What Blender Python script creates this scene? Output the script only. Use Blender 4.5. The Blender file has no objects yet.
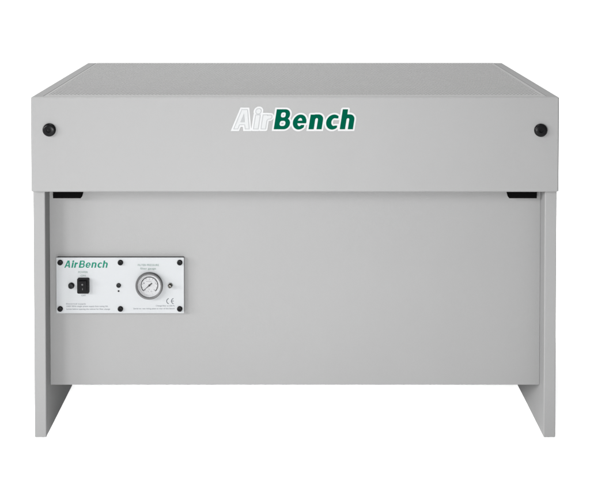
import bpy, bmesh, math, random
import numpy as np
from mathutils import Vector, Matrix
from mathutils.geometry import tessellate_polygon

random.seed(4)
scene = bpy.context.scene
COL = scene.collection
R = math.radians

# ------------------------------------------------------------------ measures (metres)
W, H, D, HH = 1.26, 0.8254, 0.669, 0.2280        # width, height, depth, hood height
ZB = H - HH                                       # underside of the hood
LEG_Y, LEG_T, INS = 0.012, 0.0285, 0.002          # leg front, leg thickness, inset
YP = 0.055                                        # front panel plane
CAM = dict(dist=2.4099, z=1.2021, pitch=0.024, f=1016.0, xp=294.95, yp=-36.93)


def on_plane(px, py, Y):
    """size and place of a feature measured on the front plane at depth Y"""
    c, s = math.cos(CAM['pitch']), math.sin(CAM['pitch'])
    u = (px - CAM['xp']) / CAM['f']
    v = -(py - CAM['yp']) / CAM['f']
    d = Vector((u, c + v * s, v * c - s))
    k = (Y + CAM['dist']) / d.y
    return d.x * k, CAM['z'] + d.z * k


ZP = on_plane(295, 385.1, YP)[1]                  # lower edge of the front panel


# ------------------------------------------------------------------ materials
def lin(c):
    c /= 255.0
    return c / 12.92 if c <= 0.04045 else ((c + 0.055) / 1.055) ** 2.4


def mat(name, rgb, rough=0.5, spec=0.5, metal=0.0, grain=0.0, grain_scale=900.0, mottle=0.0, coat=0.0, key_exposure=0.313):
    rgb = tuple(c * key_exposure for c in rgb)
    m = bpy.data.materials.new(name)
    m.use_nodes = True
    nt = m.node_tree
    b = nt.nodes['Principled BSDF']
    b.inputs['Base Color'].default_value = (*rgb, 1)
    b.inputs['Roughness'].default_value = rough
    b.inputs['Specular IOR Level'].default_value = spec
    b.inputs['Metallic'].default_value = metal
    b.inputs['Coat Weight'].default_value = coat
    tc = nt.nodes.new('ShaderNodeTexCoord')
    if grain:
        n = nt.nodes.new('ShaderNodeTexNoise')
        n.inputs['Scale'].default_value = grain_scale
        n.inputs['Detail'].default_value = 2
        nt.links.new(tc.outputs['Object'], n.inputs['Vector'])
        bp = nt.nodes.new('ShaderNodeBump')
        bp.inputs['Strength'].default_value = grain
        bp.inputs['Distance'].default_value = 0.0004
        nt.links.new(n.outputs['Fac'], bp.inputs['Height'])
        nt.links.new(bp.outputs['Normal'], b.inputs['Normal'])
        if mottle:                                  # faint waviness of folded sheet
            w = nt.nodes.new('ShaderNodeTexNoise')
            w.inputs['Scale'].default_value = 5.0
            w.inputs['Detail'].default_value = 1
            nt.links.new(tc.outputs['Object'], w.inputs['Vector'])
            wb = nt.nodes.new('ShaderNodeBump')
            wb.inputs['Strength'].default_value = 0.5
            wb.inputs['Distance'].default_value = 0.003
            nt.links.new(w.outputs['Fac'], wb.inputs['Height'])
            nt.links.new(wb.outputs['Normal'], bp.inputs['Normal'])
    if mottle:
        n = nt.nodes.new('ShaderNodeTexNoise')
        n.inputs['Scale'].default_value = 3.5
        n.inputs['Detail'].default_value = 5
        n.inputs['Roughness'].default_value = 0.6
        nt.links.new(tc.outputs['Object'], n.inputs['Vector'])
        mp = nt.nodes.new('ShaderNodeMapRange')
        mp.inputs['From Min'].default_value = 0.3
        mp.inputs['From Max'].default_value = 0.7
        mp.inputs['To Min'].default_value = 1 - mottle
        mp.inputs['To Max'].default_value = 1 + mottle
        nt.links.new(n.outputs['Fac'], mp.inputs['Value'])
        mx = nt.nodes.new('ShaderNodeMix')
        mx.data_type = 'RGBA'
        mx.blend_type = 'MULTIPLY'
        mx.inputs['Factor'].default_value = 1
        mx.inputs['A'].default_value = (*rgb, 1)
        nt.links.new(mp.outputs['Result'], mx.inputs['B'])
        nt.links.new(mx.outputs['Result'], b.inputs['Base Color'])
    return m


PAINT = mat('grey_powder_coat', (0.1385, 0.1388, 0.1388), 0.6, 0.05, grain=0.25, mottle=0.012)
SHEET = mat('grey_perforated_sheet', (0.172, 0.172, 0.171), 0.6, 0.05, mottle=0.012)
FILTER = mat('filter_media', (0.03, 0.03, 0.03), 0.9, 0.0, grain=0.6, grain_scale=300)
PLATE = mat('white_plate', (0.197, 0.203, 0.208), 0.5, 0.05, grain=0.08)
PLATE_EDGE = mat('plate_carrier', (0.03, 0.03, 0.03), 0.6, 0.0)
BLACK = mat('black_plastic', (0.0035, 0.0035, 0.0038), 0.25, 0.02, grain=0.05)
SATIN = mat('dark_satin_plastic', (0.006, 0.0065, 0.007), 0.35, 0.03, grain=0.1)
RUBBER = mat('black_rubber', (0.002, 0.002, 0.002), 0.8, 0.0, grain=0.3)
GREEN = mat('green_vinyl', (0.0002, 0.034, 0.019), 0.6, 0.0)
GREEN2 = mat('green_print', (0.011, 0.085, 0.057), 0.6, 0.0)
WHITE = mat('white_vinyl', (0.25, 0.253, 0.255), 0.6, 0.0)
PALE = mat('pale_grey_vinyl', (0.232, 0.236, 0.238), 0.6, 0.0)
OUTL = mat('grey_vinyl', (0.172, 0.176, 0.179), 0.6, 0.0)
DIMM = mat('dim_print', (0.07, 0.07, 0.07), 0.6, 0.0)
PRINT = mat('grey_print', (0.075, 0.084, 0.09), 0.6, 0.0)
PRINT_G = mat('green_grey_print', (0.072, 0.105, 0.092), 0.6, 0.0)
MARK = mat('dark_print', (0.05, 0.055, 0.06), 0.6, 0.0)
DIALW = mat('white_dial', (0.195, 0.197, 0.202), 0.6, 0.0)
DIALM = mat('dial_print', (0.012, 0.012, 0.013), 0.6, 0.0)
DIALP = mat('pale_dial_print', (0.035, 0.035, 0.037), 0.6, 0.0)
STEEL = mat('grey_bezel', (0.048, 0.048, 0.049), 0.4, 0.06, grain=0.1)
FIT = mat('fitting_metal', (0.06, 0.058, 0.052), 0.3, 0.5, metal=0.8, grain=0.1)
FLOOR = mat('white_studio_floor', (0.94, 0.94, 0.94), 0.85, 0.0, grain=0.1, grain_scale=200, key_exposure=1.0)

lens_m = bpy.data.materials.new('gauge_glass')
lens_m.use_nodes = True
_nt = lens_m.node_tree
_nt.nodes.remove(_nt.nodes['Principled BSDF'])
_t = _nt.nodes.new('ShaderNodeBsdfTransparent')
_g = _nt.nodes.new('ShaderNodeBsdfGlossy')
_g.inputs['Roughness'].default_value = 0.06
_f = _nt.nodes.new('ShaderNodeFresnel')
_f.inputs['IOR'].default_value = 1.3
_m = _nt.nodes.new('ShaderNodeMixShader')
_nt.links.new(_f.outputs[0], _m.inputs[0])
_nt.links.new(_t.outputs[0], _m.inputs[1])
_nt.links.new(_g.outputs[0], _m.inputs[2])
_nt.links.new(_m.outputs[0], _nt.nodes['Material Output'].inputs['Surface'])


# ------------------------------------------------------------------ mesh helpers
def link(name, me, m, parent, smooth=False):
    o = bpy.data.objects.new(name, me)
    COL.objects.link(o)
    me.materials.clear()
    me.materials.append(m)
    if parent:
        o.parent = parent
    if smooth:
        for p in me.polygons:
            p.use_smooth = True
        me.set_sharp_from_angle(angle=R(40))
    return o


def obj(name, bm, m, parent, smooth=True):
    me = bpy.data.meshes.new(name)
    bmesh.ops.recalc_face_normals(bm, faces=bm.faces)
    bm.to_mesh(me)
    bm.free()
    o = link(name, me, m, parent, smooth)
    if smooth and name != 'hood':
        o.modifiers.new('normals', 'WEIGHTED_NORMAL').keep_sharp = True
    return o


def add_box(bm, a, b, bev=0.0, seg=3):
    t = bmesh.new()
    bmesh.ops.create_cube(t, size=1)
    s = [b[i] - a[i] for i in range(3)]
    c = [(b[i] + a[i]) / 2 for i in range(3)]
    for v in t.verts:
        v.co = Vector((v.co.x * s[0] + c[0], v.co.y * s[1] + c[1], v.co.z * s[2] + c[2]))
    if bev:
        bmesh.ops.bevel(t, geom=list(t.edges), offset=bev, segments=seg, profile=0.5, affect='EDGES')
    merge(bm, t)


def merge(bm, t):
    me = bpy.data.meshes.new('tmp')
    t.to_mesh(me)
    t.free()
    bm.from_mesh(me)
    bpy.data.meshes.remove(me)


def add_lathe(bm, cx, cz, prof, n=40):
    """profile of (radius, y) revolved about an axis parallel to y through (cx, cz)"""
    rings = []
    for r, y in prof:
        if r < 1e-6:
            rings.append([bm.verts.new((cx, y, cz))])
        else:
            rings.append([bm.verts.new((cx + r * math.cos(2 * math.pi * k / n), y,
                                        cz + r * math.sin(2 * math.pi * k / n))) for k in range(n)])
    for A, B in zip(rings, rings[1:]):
        for k in range(n):
            a0, a1 = A[k % len(A)], A[(k + 1) % len(A)]
            b0, b1 = B[k % len(B)], B[(k + 1) % len(B)]
            vs = []
            for v in (a0, a1, b1, b0):
                if v not in vs:
                    vs.append(v)
            if len(vs) >= 3:
                bm.faces.new(vs)


def add_prism(bm, pts, y0, y1, bev=0.0):
    """outline of (x, z) points pushed from y0 to y1"""
    t = bmesh.new()
    A = [t.verts.new((x, y0, z)) for x, z in pts]
    B = [t.verts.new((x, y1, z)) for x, z in pts]
    t.faces.new(A)
    t.faces.new(B[::-1])
    n = len(pts)
    for k in range(n):
        t.faces.new((A[k], B[k], B[(k + 1) % n], A[(k + 1) % n]))
    if bev:
        es = [e for e in t.edges if e.verts[0].co.y == y0 and e.verts[1].co.y == y0]
        bmesh.ops.bevel(t, geom=es, offset=bev, segments=3, profile=0.5, affect='EDGES')
    merge(bm, t)


def round_rect(x0, z0, x1, z1, r, n=6):
    p = []
    for cx, cz, a in ((x1 - r, z1 - r, 0), (x0 + r, z1 - r, 90), (x0 + r, z0 + r, 180), (x1 - r, z0 + r, 270)):
        for k in range(n + 1):
            t = R(a + 90 * k / n)
            p.append((cx + r * math.cos(t), cz + r * math.sin(t)))
    return p


def arc_strip(bm, cx, cz, r0, r1, a0, a1, y, n=60):
    """flat printed arc"""
    pr = None
    for k in range(n + 1):
        t = R(a0 + (a1 - a0) * k / n)
        q = [bm.verts.new((cx + r * math.cos(t), y, cz + r * math.sin(t))) for r in (r0, r1)]
        if pr:
            bm.faces.new((pr[0], pr[1], q[1], q[0]))
        pr = q


def bar(bm, x0, z0, x1, z1, w0, w1, y):
    d = Vector((x1 - x0, z1 - z0)).normalized()
    n = Vector((-d.y, d.x))
    bm.faces.new([bm.verts.new(c) for c in (
        (x0 + n.x * w0 / 2, y, z0 + n.y * w0 / 2), (x1 + n.x * w1 / 2, y, z1 + n.y * w1 / 2),
        (x1 - n.x * w1 / 2, y, z1 - n.y * w1 / 2), (x0 - n.x * w0 / 2, y, z0 - n.y * w0 / 2))])


def add_text(bm, body, x, z, y, height, width=None, align='CENTER', shear=0.0, bold=0.0):
    """flat printed text: baseline z, cap height, fitted to a width"""
    cu = bpy.data.curves.new('t', 'FONT')
    cu.body = body
    cu.shear = shear
    cu.offset = bold
    cu.resolution_u = 4
    o = bpy.data.objects.new('t', cu)
    COL.objects.link(o)
    dg = bpy.context.evaluated_depsgraph_get()
    me = bpy.data.meshes.new_from_object(o.evaluated_get(dg))
    bpy.data.objects.remove(o)
    bpy.data.curves.remove(cu)
    n = len(me.vertices)
    co = np.zeros(n * 3)
    me.vertices.foreach_get('co', co)
    co = co.reshape(-1, 3)
    sz = height / 0.70
    x0, x1 = co[:, 0].min(), co[:, 0].max()
    sx = width / (x1 - x0) if width else sz
    wd = (x1 - x0) * sx
    off = {'CENTER': -wd / 2, 'LEFT': 0, 'RIGHT': -wd}[align]
    for v in me.vertices:
        v.co = Vector((x + off + (v.co.x - x0) * sx, y, z + v.co.y * sz))
    bm.from_mesh(me)
    bpy.data.meshes.remove(me)


# ------------------------------------------------------------------ lettering of the name, from stroke fields
SC = 90
GX0, GX1, GY0, GY1 = -2.45, 4.45, -0.35, 1.35
gx = np.linspace(GX0, GX1, int((GX1 - GX0) * SC) + 1)
gy = np.linspace(GY0, GY1, int((GY1 - GY0) * SC) + 1)
XX, YY = np.meshgrid(gx, gy)


def f_line(pts, w):
    d = np.full(XX.shape, 9.0)
    for (ax, ay), (bx, by) in zip(pts, pts[1:]):
        vx, vy = bx - ax, by - ay
        L = vx * vx + vy * vy + 1e-12
        t = np.clip(((XX - ax) * vx + (YY - ay) * vy) / L, 0, 1)
        d = np.minimum(d, np.hypot(XX - ax - t * vx, YY - ay - t * vy))
    return d - w / 2


def f_box(x0, y0, x1, y1):
    dx = np.maximum(x0 - XX, XX - x1)
    dy = np.maximum(y0 - YY, YY - y1)
    return np.hypot(np.maximum(dx, 0), np.maximum(dy, 0)) + np.minimum(np.maximum(dx, dy), 0)


def f_round(x0, y0, x1, y1, r):
    return f_box(x0 + r, y0 + r, x1 - r, y1 - r) - r


def f_ell(cx, cy, rx, ry):
    k0 = np.hypot((XX - cx) / rx, (YY - cy) / ry)
    k1 = np.hypot((XX - cx) / rx ** 2, (YY - cy) / ry ** 2)
    return k0 * (k0 - 1) / (k1 + 1e-9)


def arc(cx, cy, rx, ry, a0, a1, n=28):
    return [(cx + rx * math.cos(R(a0 + (a1 - a0) * k / n)), cy + ry * math.sin(R(a0 + (a1 - a0) * k / n)))
            for k in range(n + 1)]


def band(f, y0, y1):
    return np.maximum(f, np.maximum(y0 - YY, YY - y1))


def glyphs(w):
    """two fields: the three light letters and the five dark ones; cap height 1, upright"""
    XH, u = 0.735, w * 0.86
    fA, fB = [], []
    # A
    x = -2.06
    fA.append(band(f_line([(x + w * .40, -.2), (x + .46, 1.0 + .14)], w * .86), 0, 1))
    fA.append(band(f_line([(x + .89 - w * .40, -.2), (x + .46, 1.0 + .14)], w * .86), 0, 1))
    fA.append(f_box(x + .24, .21, x + .68, .21 + u * .75))
    # i
    x = -1.03
    fA.append(f_box(x, 0, x + w, XH))
    fA.append(np.hypot(XX - x - w / 2, YY - .90) - w * .58)
    # r
    x = -.66
    fA.append(f_box(x, 0, x + w, XH))
    fA.append(band(np.maximum(f_line([(x + w / 2, .30)] + arc(x + w / 2 + .24, .36, .24, .255, 170, 88), u), XX - (x + .52)), 0, XH))
    # B
    body = np.minimum(f_round(-.4, .455, .70, 1, .26), f_round(-.4, 0, .765, .565, .275))
    body = np.maximum(np.minimum(body, f_box(0, 0, .3, 1)), -XX)
    v = .262 - w
    body = np.maximum(body, -f_round(w - .01, .595 - v * .3, .485 + v, .845 + v * .3, .09))
    fB.append(np.maximum(body, -f_round(w - .01, .165 - v * .3, .535 + v, .42 + v * .3, .10)))
    # e
    x = .90
    e = np.maximum(f_ell(x + .335, .362, .335, .376), -f_ell(x + .345, .362, .335 - w * .83, .376 - w * .66))
    e = np.maximum(e, -f_box(x + .335, .215, x + .9, .305))
    e = np.maximum(e, np.where((YY < .30) & (XX > x + .30), XX - (x + .585), -9))
    fB.append(e)
    fB.append(np.maximum(f_box(x + .10, .300, x + .8, .300 + w * .50), f_ell(x + .335, .362, .335, .376)))
    # n
    def arch(x, top):
        fB.append(f_box(x, 0, x + w, top))
        a = np.maximum(f_round(x, -.6, x + .655, XH + .012, .265), -f_round(x + w, -.7, x + .655 - w * .97, XH + .012 - w * .72, .075))
        fB.append(band(a, 0, 2))
    arch(1.73, XH)
    # c
    x = 2.56
    c = np.maximum(f_ell(x + .345, .362, .345, .376), -f_ell(x + .40, .362, .40 - w * .98, .376 - w * .70))
    c = np.maximum(c, -f_box(x + .345, .185, x + .9, .545))
    fB.append(np.maximum(c, XX - (x + .575)))
    # h
    arch(3.29, 1.0)
    mn = lambda L: np.minimum.reduce(L)
    return mn(fA), mn(fB)


def contour(F, level):
    """closed loops of F = level"""
    G = F - level
    ny, nx = G.shape
    segs = {}
    def pt(i0, j0, i1, j1):
        a, b = G[j0, i0], G[j1, i1]
        t = a / (a - b)
        return (gx[i0] + (gx[i1] - gx[i0]) * t, gy[j0] + (gy[j1] - gy[j0]) * t)
    ins = G < 0
    cell = ins[:-1, :-1].astype(int) + ins[:-1, 1:] + ins[1:, 1:] + ins[1:, :-1]
    for j, i in zip(*np.nonzero((cell > 0) & (cell < 4))):
        c = [(i, j), (i + 1, j), (i + 1, j + 1), (i, j + 1)]
        s = [bool(ins[q[1], q[0]]) for q in c]
        cr = []
        for k in range(4):
            if s[k] != s[(k + 1) % 4]:
                a, b = c[k], c[(k + 1) % 4]
                cr.append((tuple(sorted((a, b))), pt(*a, *b), s[k]))
        ent = [q for q in cr if q[2]]
        ext = [q for q in cr if not q[2]]
        for a, b in zip(ent, ext):
            segs[a[0]] = (b[0], a[1])
    loops = []
    while segs:
        k0 = next(iter(segs))
        k, L = k0, []
        while k in segs:
            k2, p = segs.pop(k)
            L.append(p)
            k = k2
        if len(L) > 8:
            loops.append(L)
    return loops


def add_shape(bm, loops, place, y):
    """flat fill of loops with their holes"""
    def area(L):
        return sum(a[0] * b[1] - b[0] * a[1] for a, b in zip(L, L[1:] + L[:1])) / 2
    def inside(p, L):
        c = False
        for a, b in zip(L, L[1:] + L[:1]):
            if (a[1] > p[1]) != (b[1] > p[1]) and p[0] < (b[0] - a[0]) * (p[1] - a[1]) / (b[1] - a[1]) + a[0]:
                c = not c
        return c
    outer, holes = [], []
    for L in loops:
        n = sum(inside(L[0], M) for M in loops if M is not L)
        (holes if n % 2 else outer).append(L)
    for O in outer:
        hs = [h for h in holes if inside(h[0], O) and abs(area(h)) < abs(area(O))]
        polys = [[Vector((p[0], p[1], 0)) for p in L] for L in [O] + hs]
        flat = [p for L in polys for p in L]
        vs = [bm.verts.new((*place(p.x, p.y)[:1], y, place(p.x, p.y)[1])) for p in flat]
        for t in tessellate_polygon(polys):
            try:
                bm.faces.new([vs[k] for k in t])
            except ValueError:
                pass


def flat(name, bm, m, parent):
    for f in bm.faces:
        f.normal_update()
        if f.normal.y > 0:
            f.normal_flip()
    me = bpy.data.meshes.new(name)
    bm.to_mesh(me)
    bm.free()
    return link(name, me, m, parent)


# ------------------------------------------------------------------ the setting
bm = bmesh.new()
bmesh.ops.create_grid(bm, x_segments=1, y_segments=1, size=60)
for v in bm.verts:
    v.co.z = -0.001
floor = obj('floor', bm, FLOOR, None, False)
floor['kind'] = 'structure'
floor['label'] = 'plain white studio floor under the grey bench'

# ------------------------------------------------------------------ the bench
bench = bpy.data.objects.new('downdraft_bench', None)
COL.objects.link(bench)
bench.empty_display_size = 0.2
bench['label'] = 'light grey steel extraction workbench with perforated top and white control plate'
bench['category'] = 'workbench'

# hood: folded box with rounded edges, open underneath, framed opening above
bm = bmesh.new()
add_box(bm, (-W / 2, 0, ZB), (W / 2, D, H), 0.0044, 5)
bm.faces.ensure_lookup_table()
bm.normal_update()
top = max((f for f in bm.faces if f.normal.z > 0.99), key=lambda f: f.calc_area())
bot = max((f for f in bm.faces if f.normal.z < -0.99), key=lambda f: f.calc_area())
bmesh.ops.inset_region(bm, faces=[top], thickness=0.045, depth=0)
bmesh.ops.inset_region(bm, faces=[bot], thickness=0.018, depth=0)
for v in top.verts:                                # opening that takes the sheet, with a narrow seam at its sides
    v.co.x = math.copysign(0.6028, v.co.x)
    v.co.y = 0.012 if v.co.y < D / 2 else D - 0.012
bmesh.ops.delete(bm, geom=[top, bot], context='FACES')
hood = obj('hood', bm, PAINT, bench, False)
sd = hood.modifiers.new('sheet', 'SOLIDIFY')
sd.thickness = 0.0015
sd.offset = -1

# perforated worktop sheet, raised a little on the frame
PX, PYY, HR, ST = 0.0089, 0.0077, 0.0032, 0.0008
sx0, sx1, sy0, sy1, zt = -0.601, 0.601, 0.0050, D - 0.004, H + 0.0003
nx = int((sx1 - sx0 - 0.003) / PX)
hx0 = -nx * PX / 2
hy0 = 0.0335
ny = int((sy1 - 0.012 - hy0) / PYY)
hy1 = hy0 + ny * PYY
V, Fq = [], []
cen = []
for j in range(ny):
    n = nx if j % 2 == 0 else nx - 1
    off = hx0 + (0.5 if j % 2 == 0 else 1.0) * PX
    for i in range(n):
        cen.append((off + i * PX, hy0 + (j + 0.5) * PYY))
cen = np.array(cen)
o8 = np.array([(1, 0), (1, 1), (0, 1), (-1, 1), (-1, 0), (-1, -1), (0, -1), (1, -1)]) * np.array([PX / 2, PYY / 2])
i8 = np.array([(math.cos(k * math.pi / 4), math.sin(k * math.pi / 4)) for k in range(8)]) * HR
N = len(cen)
vv = np.zeros((N, 24, 3))
vv[:, :8, :2] = cen[:, None] + o8
vv[:, 8:, :2] = cen[:, None] + np.concatenate([i8, i8])
vv[:, :16, 2] = zt
vv[:, 16:, 2] = zt - ST
q = [(k, (k + 1) % 8, 8 + (k + 1) % 8, 8 + k) for k in range(8)] + \
    [(8 + k, 8 + (k + 1) % 8, 16 + (k + 1) % 8, 16 + k) for k in range(8)]
ff = (np.arange(N)[:, None, None] * 24 + np.array(q)[None]).reshape(-1, 4)
vv = vv.reshape(-1, 3)
ev, ef = [], []


def quad(*p):
    b = len(vv) + len(ev)
    ev.extend(p)
    ef.append((b, b + 1, b + 2, b + 3))


def flatq(x0, y0, x1, y1):
    quad((x0, y0, zt), (x1, y0, zt), (x1, y1, zt), (x0, y1, zt))


flatq(sx0, sy0, sx1, hy0)
flatq(sx0, hy1, sx1, sy1)
flatq(sx0, hy0, hx0, hy1)
flatq(-hx0, hy0, sx1, hy1)
for j in range(1, ny, 2):                          # half cells that stay solid
    y0, y1 = hy0 + j * PYY, hy0 + (j + 1) * PYY
    flatq(hx0, y0, hx0 + PX / 2, y1)
    flatq(-hx0 - PX / 2, y0, -hx0, y1)
zb = H - 0.0008
quad((sx0, sy0, zt), (sx1, sy0, zt), (sx1, sy0, zb), (sx0, sy0, zb))
quad((sx1, sy1, zt), (sx0, sy1, zt), (sx0, sy1, zb), (sx1, sy1, zb))
quad((sx0, sy1, zt), (sx0, sy0, zt), (sx0, sy0, zb), (sx0, sy1, zb))
quad((sx1, sy0, zt), (sx1, sy1, zt), (sx1, sy1, zb), (sx1, sy0, zb))
vv = np.vstack([vv, np.array(ev)])
ff = np.vstack([ff, np.array(ef)])
me = bpy.data.meshes.new('perforated_worktop')
me.vertices.add(len(vv))
me.vertices.foreach_set('co', vv.ravel())
me.loops.add(ff.size)
me.loops.foreach_set('vertex_index', ff.ravel().astype(np.int32))
me.polygons.add(len(ff))
me.polygons.foreach_set('loop_start', np.arange(0, ff.size, 4, dtype=np.int32))
me.update(calc_edges=True)
link('perforated_worktop', me, SHEET, bench)

bm = bmesh.new()
add_box(bm, (-0.60, 0.012, H - 0.05), (0.60, D - 0.012, H - 0.018), 0.004, 2)
obj('filter_pad', bm, FILTER, bench)

# legs: deep folded side panels
for s in (-1, 1):
    bm = bmesh.new()
    xo, xi = s * (W / 2 - INS), s * (W / 2 - INS - LEG_T)
    add_box(bm, (min(xo, xi), LEG_Y, -0.0008), (max(xo, xi), D - 0.012, ZB + 0.06), 0.0022, 4)
    leg = obj('side_panel', bm, PAINT, bench)

# front panel with folded lower lip; unseen back sheet added to keep light out
xi = W / 2 - INS - LEG_T - 0.0006
bm = bmesh.new()
pr = [(YP + 0.0022, 0.0), (YP + 0.0007, 0.0006), (YP, 0.0022)]
prof = pr + [(YP, ZB + 0.05 - ZP), (YP + 0.0015, ZB + 0.05 - ZP), (YP + 0.0015, 0.0015), (YP + 0.022, 0.0015), (YP + 0.022, 0.0)]
A = [bm.verts.new((-xi, y, ZP + z)) for y, z in prof]
B = [bm.verts.new((xi, y, ZP + z)) for y, z in prof]
bm.faces.new(A)
bm.faces.new(B[::-1])
for k in range(len(prof)):
    bm.faces.new((A[k], A[(k + 1) % len(prof)], B[(k + 1) % len(prof)], B[k]))
obj('front_panel', bm, PAINT, bench)
bm = bmesh.new()
add_box(bm, (-xi, D - 0.045, 0.03), (xi, D - 0.0435, ZB + 0.06))
obj('back_light_block', bm, PAINT, bench, False)

# black brackets between the hood and the front panel
for s in (-1, 1):
    c = [on_plane(x, y, 0.045) for x, y in ((53.9, 188.5), (83.8, 188.5), (81.4, 197.3), (53.9, 197.3))]
    pts = [(x * -s, z) for x, z in c]
    bm = bmesh.new()
    add_prism(bm, pts, 0.036, YP - 0.0004, 0.001)
    obj('bracket', bm, RUBBER, bench)


# bolts and screws
def cap(name, x, z, y, r, h, parent, m=BLACK, socket=0.34):
    bm = bmesh.new()
    pf = [(r * .96, y), (r, y - h * .15), (r, y - h * .42)]
    for k in range(1, 7):
        t = R(90 * k / 7)
        pf.append((r * (socket + (1 - socket) * math.cos(t) ** .8), y - h * (.42 + .58 * math.sin(t))))
    pf += [(r * socket, y - h), (r * socket * .92, y - h * .55), (0, y - h * .5)]
    add_lathe(bm, x, z, pf, 36)
    return obj(name, bm, m, parent)


for px, py in ((49.1, 130.0), (540.9, 130.4)):
    x, z = on_plane(px, py, -0.004)
    cap('bolt', x, z, 0.0002, 0.0156, 0.009, hood)

# name on the hood
fa, fb = glyphs(0.262)
k0 = 19.9
x0, z0 = on_plane(273.7, 129.2, 0)
k = 19.9 / CAM['f'] * CAM['dist'] * 1.012
sl = 0.155
pl = lambda a, b: (x0 + (a + b * sl) * k, z0 + b * k)
both = np.minimum(fa, fb)
bm = bmesh.new()
add_shape(bm, contour(both, 0.088), pl, -0.0004)
flat('logo_backing', bm, WHITE, hood)
bm = bmesh.new()
add_shape(bm, contour(fb, 0.0), pl, -0.0008)
flat('dark_lettering', bm, GREEN, hood)
bm = bmesh.new()
add_shape(bm, contour(fa, 0.0), pl, -0.0007)
flat('pale_lettering', bm, PALE, hood)
bm = bmesh.new()
add_shape(bm, contour(np.maximum(fa, -0.03 - fa), 0.0), pl, -0.0010)
flat('letter_outline', bm, OUTL, hood)

# control plate
YC = YP - 0.0105
x0, z1 = on_plane(56.3, 257.6, YC)
x1, z0 = on_plane(184.0, 313.2, YC)
bm = bmesh.new()
add_prism(bm, round_rect(x0, z0, x1, z1, 0.0012, 3), YC, YC + 0.0028, 0.0004)
plate = obj('control_plate', bm, PLATE, bench)
bm = bmesh.new()
add_prism(bm, round_rect(x0 + 0.0008, z0 + 0.0008, x1 - 0.0004, z1 - 0.0004, 0.001, 3), YC + 0.003, YP - 0.0003)
obj('plate_carrier', bm, PLATE_EDGE, plate, False)
for px in (60.3, 120.5, 179.8):
    for py in (262.4, 308.7):
        x, z = on_plane(px, py, YC)
        cap('screw', x, z, YC - 0.0002, 0.0066, 0.0052, plate)
YT = YC - 0.0003
ta, tb = glyphs(0.215)
x0, z0 = on_plane(78.7, 267.7, YC)
kt = 7.15 / CAM['f'] * (CAM['dist'] + YC) * 1.012
pt_ = lambda a, b: (x0 + (a + b * 0.20) * kt, z0 + b * kt)
bm = bmesh.new()
add_shape(bm, contour(np.minimum(ta, tb), 0.0), pt_, YT)
flat('title_lettering', bm, GREEN2, plate)


def text_at(bm, body, xa, xb, base, cap_px):
    x, z = on_plane((xa + xb) / 2, base, YC)
    s = (CAM['dist'] + YC) / CAM['f']
    add_text(bm, body, x, z, YT, cap_px * s, (xb - xa) * s)


bm = bmesh.new()
text_at(bm, 'POWER', 78.2, 87.8, 273.1, 2.0)
text_at(bm, 'ON', 80.6, 85.6, 276.4, 1.8)
flat('power_caption', bm, PRINT_G, plate)
bm = bmesh.new()
text_at(bm, 'FILTER PRESSURE', 137.8, 159.0, 266.0, 2.0)
text_at(bm, 'filter gauge', 140.2, 156.0, 269.4, 2.0)
flat('gauge_caption', bm, PRINT_G, plate)
bm = bmesh.new()
text_at(bm, 'OFF', 81.3, 85.7, 296.2, 1.5)
flat('off_caption', bm, PRINT, plate)
bm = bmesh.new()
text_at(bm, 'Electrical supply', 66.2, 86.0, 304.4, 1.3)
text_at(bm, '230V 50Hz single phase supply fuse rating 5A', 66.2, 108.0, 306.9, 1.4)
text_at(bm, 'Isolate before opening the cabinet for filter change', 66.2, 110.2, 309.7, 1.4)
flat('supply_note', bm, PRINT, plate)
bm = bmesh.new()
text_at(bm, 'Change filter at 250 Pa', 155.8, 174.8, 306.4, 1.4)
text_at(bm, 'Serial no. see rating plate at rear of the bench', 133.3, 174.8, 309.2, 1.4)
flat('filter_note', bm, PRINT, plate)
bm = bmesh.new()
s = (CAM['dist'] + YC) / CAM['f']
for px in (169.3, 174.0):
    x, z = on_plane(px, 301.1, YC)
    arc_strip(bm, x, z, 2.35 * s, 3.0 * s, 100, 260, YT, 24)
bar(bm, x - 2.4 * s, z, x - 0.3 * s, z, 0.6 * s, 0.6 * s, YT - 0.0001)
flat('ce_mark', bm, MARK, plate)

# indicator lamp and small mark below it
x, z = on_plane(118.7, 285.3, YC)
cap('indicator_lamp', x, z, YC - 0.0002, 0.0056, 0.004, plate, SATIN, 0.2)
x, z = on_plane(118.6, 291.0, YC)
cap('test_button', x, z, YC - 0.0002, 0.0021, 0.0015, plate, SATIN, 0.3)

# fuse cap left of the switch
x, z = on_plane(71.1, 286.0, YC - 0.004)
bm = bmesh.new()
add_lathe(bm, x, z, [(0.0074, YC - 0.0002), (0.0076, YC - 0.002), (0.0066, YC - 0.0026), (0.0064, YC - 0.007),
                     (0.0056, YC - 0.0082), (0.0030, YC - 0.0085), (0.0027, YC - 0.0072), (0, YC - 0.0072)], 32)
obj('fuse_cap', bm, SATIN, bench)

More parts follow.
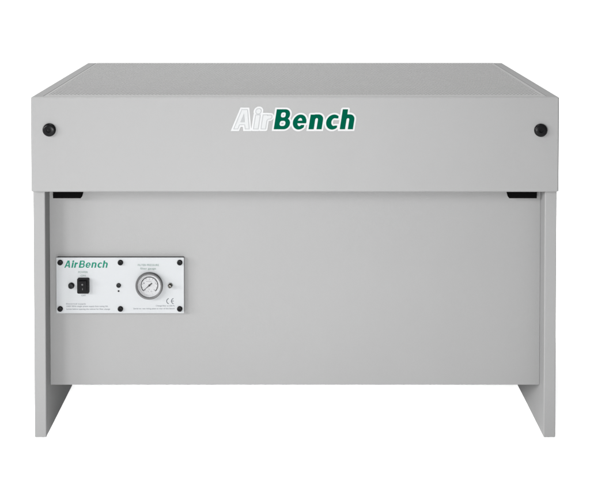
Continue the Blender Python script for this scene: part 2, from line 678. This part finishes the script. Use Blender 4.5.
# rocker switch
x0, z1 = on_plane(77.4, 278.1, YC - 0.004)
x1, z0 = on_plane(89.3, 293.2, YC - 0.004)
bm = bmesh.new()
add_prism(bm, round_rect(x0, z0, x1, z1, 0.0032, 6), YC - 0.0075, YC - 0.0002, 0.0014)
switch = obj('rocker_switch', bm, BLACK, bench)
cx, cz = (x0 + x1) / 2 - 0.0005, (z0 + z1) / 2
hw, hh = (x1 - x0) * .33, (z1 - z0) * .37
yb = YC - 0.0078
bm = bmesh.new()
prof = [(hh, yb), (hh, yb - 0.0055), (hh * .85, yb - 0.0062), (0, yb - 0.003), (-hh * .9, yb - 0.0018), (-hh, yb - 0.0012), (-hh, yb)]
A = [bm.verts.new((cx - hw, y, cz + z)) for z, y in prof]
B = [bm.verts.new((cx + hw, y, cz + z)) for z, y in prof]
bm.faces.new(A)
bm.faces.new(B[::-1])
for i in range(len(prof)):
    j = (i + 1) % len(prof)
    bm.faces.new((A[i], A[j], B[j], B[i]))
obj('rocker', bm, BLACK, switch)
bm = bmesh.new()
arc_strip(bm, cx, cz + hh * .42, 0.0006, 0.0021, 0, 360, yb - 0.0066, 24)
bar(bm, cx, cz - hh * .62, cx, cz - hh * .3, 0.0012, 0.0012, yb - 0.0036)
flat('switch_marking', bm, DIMM, switch)

# pressure gauge
x, z = on_plane(149.0, 286.3, YC - 0.009)
s = (CAM['dist'] + YC - 0.009) / CAM['f']
ro = 13.75 * s
yf = YC - 0.0105
bm = bmesh.new()
add_lathe(bm, x, z, [(ro * .93, YC - 0.0002), (ro * .93, yf + 0.0075), (ro * .985, yf + 0.0065), (ro, yf + 0.004), (ro * .99, yf + 0.0015),
                     (ro * .955, yf), (ro * .89, yf + 0.0003), (ro * .845, yf + 0.0016), (ro * .84, yf + 0.0052)], 72)
gauge = obj('pressure_gauge', bm, STEEL, bench)
bm = bmesh.new()
add_lathe(bm, x, z, [(ro * .862, yf + 0.0045), (ro * .83, yf + 0.0047), (ro * .72, yf + 0.0090), (ro * .70, yf + 0.0094), (0, yf + 0.0094)], 72)
obj('dial', bm, DIALW, gauge)
yd = yf + 0.0091
bm = bmesh.new()
arc_strip(bm, x, z, 7.9 * s, 8.85 * s, -45, 225, yd)
for i in range(11):
    t = R(225 - 27 * i)
    L = 1.5 if i % 2 == 0 else .9
    bar(bm, x + 8.1 * s * math.cos(t), z + 8.1 * s * math.sin(t), x + (8.1 - L) * s * math.cos(t), z + (8.1 - L) * s * math.sin(t), .35 * s, .35 * s, yd - 0.0001)
flat('dial_scale', bm, DIALM, gauge)
bm = bmesh.new()
for body, dx, dz, wd, hg in (('mbar', -.4, 4.0, 5.4, 1.0), ('1', -5.6, 2.1, 1.0, 1.3), ('3', 5.9, 2.1, 1.0, 1.3), ('2', 0, 5.9, 1.0, 1.2),
                             ('0', -4.4, -4.6, 1.0, 1.2), ('4', 4.6, -4.4, 1.0, 1.2), ('CL', -.2, -4.0, 1.3, .9),
                             ('1.6', -1.6, -6.0, 1.6, .9), ('Pa', 2.0, -6.2, 1.5, .9)):
    add_text(bm, body, x + dx * s, z + dz * s - hg * s / 2, yd, hg * s, wd * s)
flat('dial_print', bm, DIALP, gauge)
bm = bmesh.new()
a = R(221)
yn = yf + 0.0076
bar(bm, x, z, x + 8.0 * s * math.cos(a), z + 8.0 * s * math.sin(a), .95 * s, .35 * s, yn)
bar(bm, x - 3.4 * s * math.cos(a), z - 3.4 * s * math.sin(a), x, z, 1.5 * s, .95 * s, yn)
add_lathe(bm, x, z, [(1.05 * s, yd), (1.05 * s, yn - 0.0004), (.7 * s, yn - 0.0008), (0, yn - 0.0009)], 24)
obj('needle', bm, DIALM, gauge)
bm = bmesh.new()
add_lathe(bm, x, z, [(ro * .842, yf + 0.0040), (ro * .5, yf + 0.0036), (0, yf + 0.0034)], 72)
obj('gauge_glass', bm, lens_m, gauge)

# hose fitting right of the gauge
x, z = on_plane(170.0, 286.0, YC - 0.006)
bm = bmesh.new()
add_lathe(bm, x, z, [(0.0062, YC - 0.0002), (0.0062, YC - 0.0032), (0.0054, YC - 0.0036)], 6)
add_lathe(bm, x, z, [(0.0044, YC - 0.0034), (0.0044, YC - 0.0075), (0.0050, YC - 0.0082), (0.0036, YC - 0.0125), (0.0022, YC - 0.0128),
                     (0.0020, YC - 0.008), (0, YC - 0.008)], 24)
obj('hose_fitting', bm, FIT, bench)

# ------------------------------------------------------------------ light: white studio, key from the left, broad fill, overhead wash, added side and low fills
world = bpy.data.worlds.new('World')
scene.world = world
world.use_nodes = True
bg = world.node_tree.nodes['Background']
bg.inputs['Color'].default_value = (1, 1, 1, 1)
bg.inputs['Strength'].default_value = 1.5


def lamp(name, loc, target, sx, sy, watts, color=(1, 1, 1)):
    d = bpy.data.lights.new(name, 'AREA')
    d.shape = 'RECTANGLE'
    d.size, d.size_y = sx, sy
    d.energy = watts
    d.color = color
    o = bpy.data.objects.new(name, d)
    COL.objects.link(o)
    o.location = loc
    o.rotation_euler = (Vector(target) - Vector(loc)).to_track_quat('-Z', 'Y').to_euler()
    return o


lamp('key_softbox', (-7.0, -6.6, 4.3), (0, 0.05, 0.35), 2.4, 2.4, 2900)
lamp('side_fill', (-9.5, -4.0, 2.6), (0, 0.0, 0.4), 2.4, 2.0, 3300)  # added lamp, brightens the inner face of the right leg
lamp('fill_softbox', (-0.3, -3.8, 1.0), (0, 0.1, 0.3), 0.9, 0.9, 70)
lamp('low_fill', (-0.22, -1.65, 0.60), (-0.2, 0.2, -0.05), 0.9, 0.25, 134)  # added lamp, whitens the floor under the front panel and lifts its lower part
lamp('overhead_softbox', (-0.3, 0.25, 2.7), (0, 0.3, 0.8), 1.8, 1.2, 235)

# ------------------------------------------------------------------ camera
cam = bpy.data.cameras.new('camera')
co = bpy.data.objects.new('camera', cam)
COL.objects.link(co)
co.location = (0, -CAM['dist'], CAM['z'])
co.rotation_euler = (math.pi / 2 - CAM['pitch'], 0, 0)
cam.sensor_width = 36
cam.lens = CAM['f'] / 590 * 36
cam.shift_x = (295 - CAM['xp']) / 590
cam.shift_y = -(250 - CAM['yp']) / 590
cam.clip_end = 500
scene.camera = co

vs = scene.view_settings
vs.view_transform = 'Standard'
vs.look = 'None'
vs.exposure = 0
vs.gamma = 1
scene.render.engine = 'CYCLES'
scene.cycles.max_bounces = 8
scene.cycles.use_denoising = True
